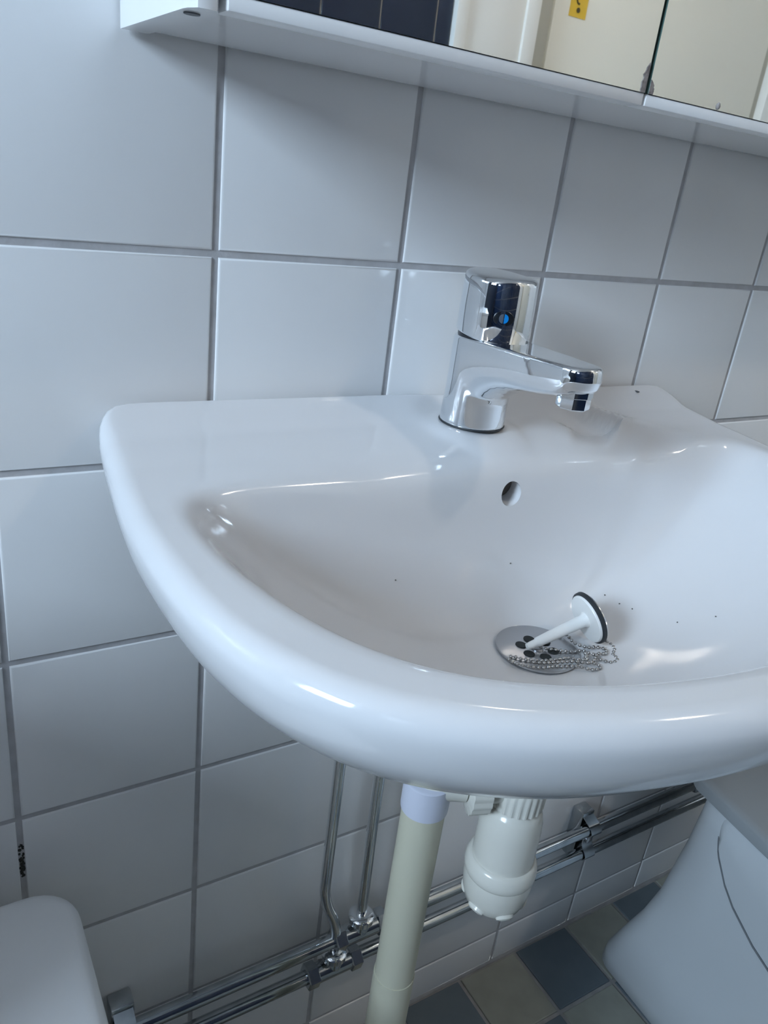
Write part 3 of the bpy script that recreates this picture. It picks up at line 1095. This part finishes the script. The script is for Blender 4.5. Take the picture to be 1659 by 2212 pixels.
# side outlet towards the waste pipe
WPX, WPY = 0.286, -0.158
od = (Vector((WPX, WPY, 0)) - Vector((TX, TY, 0))).normalized()
oz = 0.600
bm = bmesh.new()
lathe(bm, [(0.0165, 0.010), (0.0165, 0.030), (0.0175, 0.030)], (TX, TY, 0.588), od, 32)
fin('outlet_stub', bm, M_PLASTIC, tr, 40)
bm = bmesh.new()
n = 72
a0, u0, w0 = frame_of(od)
rs = []
for h, r, rib in ((0.0255, 0.0200, 0), (0.0265, 0.0240, 1), (0.042, 0.0258, 1), (0.044, 0.0190, 0)):
    rs.append([Vector((TX, TY, 0.588)) + a0 * h + (u0 * math.cos(2 * PI * k / n) + w0 * math.sin(2 * PI * k / n)) * (r + rib * 0.0005 * (1 if (k // 2) % 2 else -1)) for k in range(n)])
rings(bm, rs)
fin('outlet_nut', bm, M_PLASTIC, tr, 30)

# waste pipe
wp = empty('waste_pipe', (WPX, WPY, 0))
tag(wp, 'cream vertical waste pipe with pale sleeve beside the bottle trap', 'pipe')
bm = bmesh.new()
lathe(bm, [(0.0182, 0.0), (0.0182, 0.570)], (WPX, WPY, 0), (0, 0, 1), 40)
fin('standpipe', bm, M_CREAM, wp, 40)
bm = bmesh.new()
lathe(bm, [(0.0185, 0.5610), (0.0196, 0.5605), (0.0198, 0.563), (0.0198, 0.5890), (0.018, 0.5905)], (WPX, WPY, 0), (0, 0, 1), 40)
fin('sleeve', bm, M_SLEEVE, wp, 40)
bm = bmesh.new()
tube(bm, catmull([(WPX, WPY, 0.566), (WPX, WPY, 0.580), (WPX - od.x * 0.005, WPY - od.y * 0.005, 0.587), (WPX - od.x * 0.015, WPY - od.y * 0.015, 0.588), (WPX - od.x * 0.0300, WPY - od.y * 0.0300, 0.588)], False, 6), 0.0160, 28)
fin('elbow', bm, M_PLASTIC, wp, 60)
bm = bmesh.new()
lathe(bm, [(0.0184, 0.362), (0.0190, 0.362), (0.0190, 0.0), (0.0184, 0.0)], (WPX, WPY, 0), (0, 0, 1), 40)
fin('lower_joint', bm, M_CREAM, wp, 40)

# ------------------------------------------------------------------ white box on the left
BZ = 0.47
bxr = empty('storage_box', (-0.067, -0.20, 0))
tag(bxr, 'smooth white box with rounded corners standing low against the wall on the left', 'box')
bx_cx, bx_hx = -0.067, 0.100
bx_cy, bx_hy = -0.200, 0.168
bm = bmesh.new()
rs = []
for z, ins in ((0.0, 0.012), (0.004, 0.009), (BZ - 0.045, 0.004), (BZ - 0.043, 0.008)):
    rs.append([(x, y, z) for x, y in rrect(bx_cx, bx_cy, bx_hx - ins, bx_hy - ins, 0.026)])
rings(bm, rs)
fin('box_body', bm, M_BOX, bxr, 40)
bm = bmesh.new()
rs = []
for z, ins in ((BZ - 0.046, 0.004), (BZ - 0.045, 0.0), (BZ - 0.010, 0.0), (BZ - 0.006, 0.0012), (BZ - 0.0025, 0.004), (BZ - 0.0006, 0.008), (BZ, 0.014)):
    rs.append([(x, y, z) for x, y in rrect(bx_cx, bx_cy, bx_hx - ins, bx_hy - ins, 0.034 - ins * 0.5)])
rings(bm, rs)
fin('lid', bm, M_BOX, bxr, 60)

# ------------------------------------------------------------------ low wall cupboard added out of view to shade the lower wall
wm = empty('low_shade_blocker', (-0.49, -0.20, 0.30))
tag(wm, 'low white cupboard, unseen, added left of the white box to shade the wall', 'blocker')
bm = bmesh.new()
box(bm, -0.915, -0.340, -0.270, -0.002, 0.300, 0.838, 0.002, 2)
fin('carcass', bm, M_BOX, wm, 40)
bm = bmesh.new()
box(bm, -0.925, -0.330, -0.300, -0.002, 0.8385, 0.862, 0.004, 3)
fin('top_board', bm, M_BOX, wm, 40)
for fx in (-0.913, -0.626):
    bm = bmesh.new()
    box(bm, fx, fx + 0.284, -0.288, -0.2705, 0.302, 0.835, 0.002, 2)
    d = fin('blocker_door', bm, M_LAMIN, wm, 40)
    bm = bmesh.new()
    hx = fx + (0.265 if fx < -0.7 else 0.020)
    tube(bm, [(hx, -0.288, 0.70), (hx, -0.308, 0.70), (hx, -0.310, 0.705), (hx, -0.310, 0.795), (hx, -0.308, 0.80), (hx, -0.288, 0.80)], 0.004, 12)
    fin('handle', bm, M_STEEL, d, 60)

# ------------------------------------------------------------------ toilet on the right
tl = empty('toilet', (0.92, -0.30, 0))
tag(tl, 'pale porcelain toilet on the floor to the right of the washbasin', 'toilet')
TCX = 0.922


def toilet_ring(z, hb, hw, yb, yf, rc=0.03, zf=None):
    """outline: flat back at yb with rounded corners, widening from hb to hw, half-ellipse front"""
    ym = yf + 0.20
    left = []
    for k in range(5):                                   # along the back to the corner
        left.append((-(hb - rc) * k / 5, yb))
    for k in range(9):
        a = PI / 2 * k / 8
        left.append((-(hb - rc) - rc * math.sin(a), yb - rc + rc * math.cos(a)))
    for k in range(1, 13):
        f = k / 12
        y = (yb - rc) + (ym - yb + rc) * f
        left.append((-(hb + (hw - hb) * math.sin(f * PI / 2)), y))
    for k in range(1, 17):
        a = PI / 2 * k / 16
        left.append((-hw * math.cos(a), ym - (ym - yf) * math.sin(a)))
    pts = left + [(-x, y) for x, y in reversed(left[1:-1])]
    return [(TCX + x, y, zf(y) if zf else z) for x, y in pts]


bm = bmesh.new()
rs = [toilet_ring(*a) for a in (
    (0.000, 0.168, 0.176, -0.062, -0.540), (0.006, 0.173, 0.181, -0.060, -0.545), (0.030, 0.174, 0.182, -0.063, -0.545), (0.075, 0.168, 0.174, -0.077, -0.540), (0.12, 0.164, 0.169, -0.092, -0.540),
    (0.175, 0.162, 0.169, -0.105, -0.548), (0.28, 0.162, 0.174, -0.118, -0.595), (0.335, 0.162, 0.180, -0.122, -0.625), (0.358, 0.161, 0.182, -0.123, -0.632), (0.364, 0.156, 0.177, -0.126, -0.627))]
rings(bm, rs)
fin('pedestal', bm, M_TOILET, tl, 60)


def apron_low(y):
    return float(np.interp(-y, [0.0, 0.158, 0.164, 0.172, 0.185, 0.21, 0.25, 0.32, 0.65], [0.352, 0.352, 0.335, 0.315, 0.292, 0.268, 0.245, 0.22, 0.20]))


bm = bmesh.new()
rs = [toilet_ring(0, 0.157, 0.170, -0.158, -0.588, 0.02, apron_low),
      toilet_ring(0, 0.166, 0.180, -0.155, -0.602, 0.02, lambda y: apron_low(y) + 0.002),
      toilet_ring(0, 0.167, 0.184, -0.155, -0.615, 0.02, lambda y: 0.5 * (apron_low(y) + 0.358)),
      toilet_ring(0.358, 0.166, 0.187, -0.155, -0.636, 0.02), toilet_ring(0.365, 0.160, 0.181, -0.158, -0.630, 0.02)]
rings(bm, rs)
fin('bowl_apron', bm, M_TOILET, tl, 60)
bm = bmesh.new()
sm = toilet_ring(0, 0.1655, 0.1795, -0.1555, -0.6005, 0.02, lambda y: apron_low(y) - 0.0005)
tube(bm, sm + [sm[0]], 0.0013, 8)
fin('apron_shade_line', bm, M_DETAIL_SHADE, tl, 60)  # dark tube stands in for the shade along the apron edge
bm = bmesh.new()
rs = [toilet_ring(*a) for a in ((0.3665, 0.160, 0.190, -0.100, -0.640), (0.368, 0.163, 0.193, -0.098, -0.643), (0.382, 0.163, 0.193, -0.098, -0.643), (0.386, 0.160, 0.190, -0.100, -0.640), (0.388, 0.152, 0.182, -0.106, -0.632))]
rings(bm, rs)
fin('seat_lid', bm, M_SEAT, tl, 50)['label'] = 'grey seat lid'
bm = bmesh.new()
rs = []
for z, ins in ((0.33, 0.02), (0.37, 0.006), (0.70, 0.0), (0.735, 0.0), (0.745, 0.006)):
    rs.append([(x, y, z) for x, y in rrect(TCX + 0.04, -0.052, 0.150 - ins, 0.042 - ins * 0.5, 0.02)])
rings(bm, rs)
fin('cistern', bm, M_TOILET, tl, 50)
